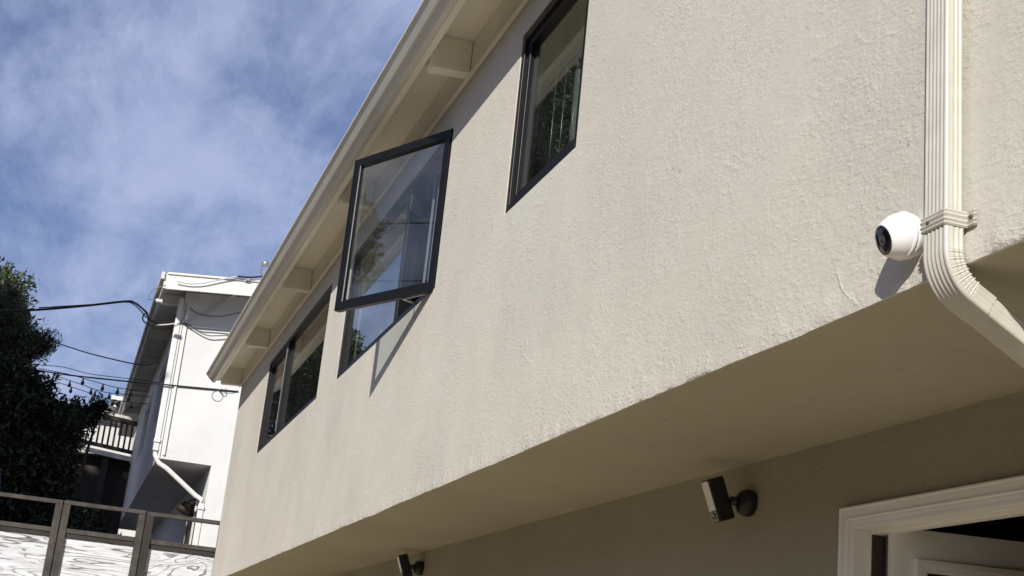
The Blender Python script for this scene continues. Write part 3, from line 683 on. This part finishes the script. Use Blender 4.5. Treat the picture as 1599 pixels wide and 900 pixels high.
# ------------------------------------------------------------------ trees
def leaf_mesh(name, C, Dn, size, m, parent, aspect=.35, seed=0, bend=.25):
    r = np.random.RandomState(seed); n = len(C)
    d = Dn/np.linalg.norm(Dn, axis=1, keepdims=True); q = r.randn(n, 3); s = np.cross(d, q); s /= np.linalg.norm(s, axis=1, keepdims=True)+1e-9
    nn_ = np.cross(d, s); L_ = (size*(.6+.8*r.rand(n)))[:, None]
    b = C; t = C+d*L_-nn_*L_*bend; mid = C+d*L_*.5
    l_ = mid+s*L_*aspect*.5+nn_*L_*.05; r_ = mid-s*L_*aspect*.5+nn_*L_*.05
    V = np.empty((n, 4, 3)); V[:, 0] = b; V[:, 1] = r_; V[:, 2] = t; V[:, 3] = l_
    me = bpy.data.meshes.new(name); me.vertices.add(n*4); me.vertices.foreach_set('co', V.reshape(-1).astype(np.float32))
    me.loops.add(n*4); me.loops.foreach_set('vertex_index', np.arange(n*4, dtype=np.int32))
    me.polygons.add(n); me.polygons.foreach_set('loop_start', np.arange(0, n*4, 4, dtype=np.int32)); me.polygons.foreach_set('loop_total', np.full(n, 4, dtype=np.int32))
    me.update(calc_edges=True); me.validate(); me.materials.append(m)
    o = bpy.data.objects.new(name, me); COL.objects.link(o)
    o.parent = parent; o.matrix_parent_inverse = world_of(parent).inverted(); return o
def tree(name, base, blobs, label, cat, m, nleaf, size, seed, sprig=.35, upward=.5, aspect=.35, droop=0., group=None, nspr=16):
    # blobs: (x, y, z, rx, rz, share) ellipsoids that make up the crown
    r = np.random.RandomState(seed); root = empty(name, base, label, cat, group)
    tb = MB(); b0 = Vector(base); top = Vector(max(blobs, key=lambda q: q[2])[:3])
    mid = b0.lerp(top, .5)+Vector((.15, -.1, 0))
    H = (top-b0).length
    tb.tube([b0, b0.lerp(mid, .5), mid, mid.lerp(top, .6), top], [H*.022, H*.018, H*.014, H*.008, H*.002], 9)
    tot = sum(q[5] for q in blobs); Cs = []; Ds = []
    for (x, y, z, rx, rz, sh) in blobs:
        c = Vector((x, y, z)); st_ = b0.lerp(top, max(.15, min(.9, (z-rz*.5-b0.z)/(top.z-b0.z))))
        tb.tube([st_, st_.lerp(c, .5)+Vector((0, 0, .1)), c], [H*.008, H*.006, H*.002], 6)
        ns = max(6, int(nleaf*sh/tot/nspr))
        dirs = r.randn(ns, 3); dirs /= np.linalg.norm(dirs, axis=1, keepdims=True)
        rad = (.45+.55*r.rand(ns)**.5)*(1+.22*np.sin(dirs[:, 0]*5+seed)*np.cos(dirs[:, 2]*6))
        ctr = np.array([x, y, z])+dirs*rad[:, None]*np.array([rx, rx, rz])
        for k in range(0, ns, max(1, ns//14)):
            q_ = Vector(ctr[k]); tb.tube([c, c.lerp(q_, .6)+Vector((0, 0, .03)), q_+Vector(dirs[k])*sprig*.5], [H*.0022, H*.0015, H*.0006], 4)
        for k in range(ns):
            ax_ = dirs[k]*(.8)+np.array([0, 0, upward])+r.randn(3)*.35; ax_ /= np.linalg.norm(ax_)
            ln = sprig*(.6+.8*r.rand()); tt = r.rand(nspr)[:, None]
            pts_ = ctr[k]+ax_*(tt-.4)*ln+r.randn(nspr, 3)*size*.45
            Cs.append(pts_); Ds.append(ax_+r.randn(nspr, 3)*.7+np.array([0, 0, -droop]))
    tb.build('trunk', M['bark'], root)
    leaf_mesh('crown', np.concatenate(Cs), np.concatenate(Ds), size, m, root, aspect, seed)
    return root
tree('evergreen_tree', (-24.2, -3.2, .9), [(-24.0, -1.58, 5.70, .055, .24, .20), (-24.0, -1.66, 5.38, .15, .26, .5), (-24, -1.95, 5.18, .15, .18, .35), (-24, -1.46, 5.22, .17, .18, .4), (-24, -2.5, 4.8, .55, .25, 1.2), (-24, -1.75, 4.98, .40, .20, 1.0), (-23.9, -1.08, 5.02, .20, .13, .45), (-23.9, -.90, 4.92, .15, .10, .3), (-23.9, -1.20, 4.80, .28, .15, .7), (-24.1, -1.9, 4.6, .6, .26, 1.3), (-24, -2.4, 4.3, .8, .4, 2), (-24, -3.2, 4.1, 1.2, .7, 2.4)],
     'shaggy evergreen tree rising above the shrub at the left edge', 'tree', M['leaf_tree'], 30000, .075, 3, .30, .8, .2, nspr=20)
tree('leafy_shrub', (-21.6, -1.5, .7), [(-21.5, -1.25, 3.72, .42, .32, 1.6), (-21.5, -.90, 3.55, .34, .30, 1.3), (-21.5, -.60, 3.34, .30, .24, 1.1), (-21.5, -.36, 3.22, .22, .20, .8), (-21.5, -.62, 3.0, .42, .30, 1.6), (-21.5, -1.4, 3.1, .75, .55, 3), (-21.6, -2.1, 3.2, .9, .9, 3), (-21.4, -1.1, 2.4, .8, .55, 3), (-21.4, -.55, 2.5, .40, .34, 1.5), (-21.3, -.45, 1.9, .5, .45, 2.4), (-21.5, -2.3, 2.2, 1.1, 1, 3), (-21.2, .10, 1.5, .55, .5, 2)],
     'dark broad-leaved shrub between the evergreen tree and the deck', 'shrub', M['leaf_dark'], 60000, .10, 8, .30, .1, .36, .55)
tree('small_plant', (-24.6, .05, 1.2), [(-24.6, .16, 4.16, .10, .08, .6), (-24.6, -.15, 3.98, .22, .18, 1.5), (-24.6, -.5, 3.3, .4, .6, 3)],
     'small bushy plant standing in front of the deck railing', 'plant', M['leaf_dark'], 3800, .11, 12, .2, .3, .3, .3)
tree('garden_tree', (-15.6, -6.2, -1.42), [(-12.9, -5.7, 10.0, 1.2, 1.1, 2.2), (-15.0, -5.4, 10.6, 1.6, 1.1, 2.4), (-17.2, -5.6, 10.2, 1.5, 1.2, 2.4), (-19.2, -5.6, 9.6, 1.3, 1.1, 2.2), (-12.8, -5.6, 8.6, 1.2, 1.1, 2), (-14.9, -5.6, 8.6, 1.6, 1.2, 2.2), (-17.0, -5.6, 8.2, 1.5, 1.2, 2.2), (-19.3, -5.6, 7.6, 1.4, 1.1, 2.2), (-21.6, -5.6, 7.3, 1.3, 1.0, 2.2), (-13.4, -5.4, 6.6, 1.4, 1.1, 2.2), (-15.6, -5.4, 6.4, 1.5, 1.2, 2.2), (-17.8, -5.5, 6.2, 1.4, 1.1, 2)],
     'green garden tree out beyond the left side of the patio', 'tree', M['leaf_far'], 42000, .18, 21, .5, .3, .55)
tree('street_tree', (-11.9, -7.0, -1.42), [(-11.8, -6.05, 5.62, .34, .06, 1), (-11.6, -6.0, 5.38, .26, .05, .8), (-11.75, -6.1, 5.16, .38, .07, 1.1), (-11.5, -6.0, 4.98, .22, .05, .6), (-12.1, -6.4, 5.0, .4, .2, 1)],
     'sparse yellowing tree mirrored in the open casement', 'tree', M['leaf_yellow'], 1500, .10, 44, .22, .1, .45)
tree('tall_tree', (-28.7, -6.5, 1.4), [(-28.2, -5.8, 14.2, .8, .7, 1), (-29.4, -5.9, 13.4, 1.1, .8, 2), (-27.4, -5.9, 13.3, .9, .7, 1.6), (-28.6, -6.0, 12.6, 1.6, .9, 3.4), (-30.6, -6.0, 12.3, 1.4, 1.0, 2.6), (-26.7, -5.9, 12.2, 1.0, .9, 2), (-28.7, -6.1, 11.3, 2.0, 1.1, 3.6), (-26.6, -6.0, 11.0, 1.0, .9, 2), (-30.4, -6.1, 10.6, 1.5, 1.0, 2.4), (-29, -6.3, 9.4, 2.2, 1.3, 3)],
     'tall dark tree mirrored in the window nearest the downspout', 'tree', M['leaf_far'], 52000, .13, 34, .40, .4, .4)
tree('backdrop_tree', (-55, -5.4, 4.6), [(-49.5, -4.5, 11.6, 1.1, .9, 2), (-51.5, -4.6, 12.3, 1.3, 1.0, 2.5), (-54, -4.6, 12.8, 1.6, 1.1, 3), (-57, -4.7, 12.8, 1.6, 1.1, 3), (-60, -4.9, 12.4, 1.5, 1.1, 2.5), (-52.5, -4.8, 10.6, 2.0, 1.2, 3), (-58, -4.8, 10.8, 2.2, 1.2, 3)],
     'wide green tree mirrored in the far two-pane window', 'tree', M['leaf_far'], 40000, .18, 55, .55, .35, .42)
tree('backdrop_tree', (-34, -3.1, 1.9), [(-34.4, -2.8, 7.5, .7, .5, 2), (-35.4, -2.8, 7.7, .8, .6, 2), (-35, -2.9, 6.6, 1.2, .7, 3)],
     'round green tree mirrored at the foot of the open window', 'tree', M['leaf_far'], 14000, .14, 77, .45, .35, .42)
r_ = np.random.RandomState(91); hx = np.arange(-16.5, 13, .06); hc = []; hd = []
for x in hx:
    for k in range(26):
        z = -1.4+5.2*r_.rand(); y = -8.2+.55*r_.rand()+.15*math.sin(x*1.7)+.1*math.sin(z*3+x)
        hc.append((x+r_.randn()*.06, y, z+.25*math.sin(x*1.1))); hd.append((r_.randn()*.6, .6+r_.randn()*.5, r_.randn()*.7))
hg = empty('blocker_hedge', (-2, -8, -1.42), 'unseen leafy screen added beyond the patio to block sky light', 'blocker_hedge')  # out of view; added to darken the recessed wall and overhang
MB().box(-16.5, 13, -8.6, -8.2, -1.42, 3.6).build('branches', M['bark'], hg)
leaf_mesh('foliage', np.array(hc), np.array(hd), .22, M['leaf_far'], hg, .55, 5)

# ------------------------------------------------------------------ cables and string lights
def smooth_line(p, n=6):
    p = [Vector(q) for q in p]; out = []
    for i in range(len(p)-1):
        a, b, c, d = p[max(i-1, 0)], p[i], p[i+1], p[min(i+2, len(p)-1)]
        for k in range(n):
            t = k/n; out.append(.5*((2*b)+(c-a)*t+(2*a-5*b+4*c-d)*t*t+(3*b-a-3*c+d)*t**3))
    return out+[p[-1]]
def cable(pts, r, m, label, name='cable'):
    return tag(MB().tube(smooth_line(pts), r, 6).build(name, M[m]), label, 'cable')
A = [(-21.500,-2.096,4.813), (-21.000,-1.522,4.767), (-20.600,-0.976,4.781), (-20.300,-0.279,4.904), (-20.100,0.197,5.002), (-20.000,0.331,4.982), (-19.950,0.451,4.904), (-19.900,0.523,4.838), (-19.900,0.564,4.758), (-20.100,0.699,4.751)]
A2 = [(-19.900,0.523,4.838), (-19.900,0.484,4.801), (-19.900,0.488,4.725), (-19.900,0.559,4.680), (-20.100,0.661,4.705)]
B = [(-24.000,-0.855,5.075), (-23.500,-0.496,4.907), (-23.000,-0.067,4.744), (-22.300,0.592,4.558), (-21.9, .80, 4.52)]
Cc = [(-24,-1.965,4.515), (-23,-1.491,4.319), (-22.2,-.872,4.193), (-21.4,-.327,4.048), (-20.4,.542,3.904), (-19.98,.856,3.85), (-19.98,1.155,3.868), (-19.98,1.60,3.898), (-19.99,2.0,3.925)]
D1 = [(-23.6, -1.2, 4.52), (-23.000,-0.574,4.463), (-22.800,-0.110,4.384), (-22.600,0.623,4.371), (-22.5, 1.0, 4.36)]
ca = cable(A, .017, 'cable', 'thick black service cable sagging from the tree to the white eave')
MB().tube(smooth_line(A2), .011, 6).build('drip_loop', M['cable'], ca)
MB().tube(smooth_line([(q[0], q[1], q[2]+.03-.02*i) for i, q in enumerate(A[2:8])]), .009, 6).build('neutral_wire', M['cable'], ca)
cable(B, .011, 'cable', 'thin black cable sloping down to the middle of the white eave')
cc = cable(Cc, .012, 'cable', 'black cable running level across the white wall just below the beige eave end')
cable(D1, .006, 'cable', 'finest black wire just above the string of bulbs')
SG = [[(-22.9, -.9, 4.36), (-22.500,-0.415,4.265), (-22.300,0.012,4.172), (-22.100,0.312,4.101), (-21.900,0.555,4.063), (-21.8, .8, 4.05)],
      [(-23.8, -.7, 4.46), (-23.500,-0.234,4.323), (-23.200,0.140,4.198), (-23.000,0.495,4.177), (-22.9, .9, 4.18)],
      [(-24.3, -.7, 4.46), (-24.000,-0.188,4.311), (-23.700,0.214,4.189), (-23.400,0.577,4.130), (-23.3, .9, 4.13)]]
LB = ['string of dark bulbs nearest the black cable, uppermost of three', 'middle string of small dark bulbs beside the white eave', 'lowest string of small dark bulbs just above the deck']
for i, sg in enumerate(SG):
    pl = smooth_line(sg); t_ = tag(MB().tube(pl, .006, 5).build('string_light', M['cable']), LB[i], 'string lights', 'bulb strings beside the white house')
    idx = range(4, len(pl)-2, 5)
    for j in idx:
        q = pl[j]; MB().lathe((q.x, q.y, q.z-.005), (0, 0, -1), [(0, .012), (.035, .014), (.05, .024), (.075, .030), (.10, .018), (.11, .004)], 8).build('bulb', M['bulb'], t_)
lp = [(-19.400,0.70,5.166), (-19.400,0.612,5.115), (-19.400,0.540,5.063), (-19.400,0.499,4.989), (-19.400,0.501,4.923), (-19.400,0.555,4.923), (-19.400,0.612,4.918)]
cable(lp, .007, 'mid_cable', 'curled grey wire hanging off the front corner of the white roof')
ins = MB().lathe((-19.42, .70, 4.925), (0, -1, 0), [(0, .02), (.02, .035), (.05, .022), (.07, .034), (.10, .02)], 12)
tag(ins.build('cable_insulator', M['ceramic']), 'white ceramic insulator below the front corner of the white roof', 'insulator')
g1 = [(-19.31,0.834,5.223), (-19.31,1.014,5.224), (-19.31,1.190,5.262), (-19.31,1.362,5.333), (-19.31,1.535,5.405), (-19.30,1.666,5.455), (-19.30,1.849,5.475), (-19.30,2.029,5.519), (-19.3, 2.4, 5.56)]
cable(g1[:6], .009, 'grey_cable', 'pale cable stapled along the white gable board')
cable(g1[5:], .014, 'cable', 'black cable lying along the top of the white gable board')
g2 = [(-19.3,1.808,5.438), (-19.500,1.751,5.326), (-19.700,1.666,5.253), (-19.900,1.499,5.153), (-19.950,1.324,4.995), (-19.950,1.173,4.889), (-19.970,1.039,4.811), (-20.050,0.851,4.757), (-20.100,0.675,4.727)]
cable(g2, .011, 'grey_cable', 'long pale cable drooping from the gable board round the wall corner')
g2b = [(-19.3,1.835,5.443), (-19.500,1.807,5.327), (-19.700,1.692,5.268), (-19.900,1.586,5.199), (-19.950,1.386,5.016)]
cable(g2b, .011, 'grey_cable', 'short pale cable dropping from the gable board beside the long one')
cable([(-19.970,1.113,5.040), (-19.930,1.231,4.974), (-19.900,1.391,4.951), (-19.880,1.572,4.975), (-19.880,1.688,5.015), (-19.900,1.95,5.14)], .009, 'mid_cable', 'grey cable sagging just under the gable shadow on the white wall')
cable([(-19.970,1.037,4.821), (-19.950,1.163,4.780), (-19.930,1.303,4.762), (-19.930,1.561,4.788), (-19.950,1.85,4.79)], .009, 'mid_cable', 'upper of the two grey cables running level across the white wall')
cable([(-19.970,1.039,4.811), (-19.950,1.197,4.737), (-19.930,1.411,4.669), (-19.930,1.577,4.688), (-19.950,1.85,4.75)], .009, 'mid_cable', 'lower of the two grey cables running level across the white wall')
for zq, yq, lb in ((5.35, -6.0, 'upper thin power line mirrored in the open casement'), (4.75, -6.4, 'lower thin power line mirrored in the open casement')):
    tag(MB().tube([(q, yq-.02*q, zq+.0016*(q+12)**2) for q in np.linspace(-34, 10, 40)], .011, 5).build('power_line', M['cable']), lb, 'cable')
cl = MB(); c0 = Vector((-16.5, 1.418, 3.145)); 
cl.tube([c0+Vector((.01*math.sin(2*t), math.cos(t)*.066, math.sin(t)*.062)) for t in np.linspace(0, 2*math.pi, 24, endpoint=False)], .0055, 6, True)
cl.tube(smooth_line([(-16.5, 1.43, 3.205), (-16.5, 1.49, 3.155), (-16.48, 1.52, 3.17), (-16.45, 1.50, 3.215), (-16.44, 1.50, 3.245)]), .005, 6)
cl.tube(smooth_line([(-16.45, 1.45, 3.245), (-16.46, 1.47, 3.20), (-16.45, 1.57, 3.19), (-16.40, 1.64, 3.235)]), .0035, 6)
tag(cl.build('cable_coil', M['mid_cable']), 'small loop of spare cable hanging under the far corner of the beige eave', 'cable')
ms = empty('service_mast', (-19.9, 2.1, 5.55), 'small metal service mast on the roof edge of the white house', 'mast')
MB().tube([(-19.9, 2.11, 5.5), (-19.9, 2.10, 5.72)], .022, 8).build('pole', M['galv'], ms)
MB().lathe((-19.9, 2.095, 5.86), (0, 0, 1), [(0, .05), (.04, .06), (.075, .04), (.085, .01)], 12).build('cap', M['galv'], ms)
MB().tube(smooth_line([(-19.9, 2.11, 5.66), (-19.9, 2.05, 5.74), (-19.9, 2.045, 5.83), (-19.9, 2.08, 5.88)]), .011, 6).tube(smooth_line([(-19.9, 2.11, 5.66), (-19.9, 2.155, 5.78), (-19.9, 2.15, 5.85), (-19.9, 2.11, 5.88)]), .011, 6).build('drip_loop', M['mid_cable'], ms)
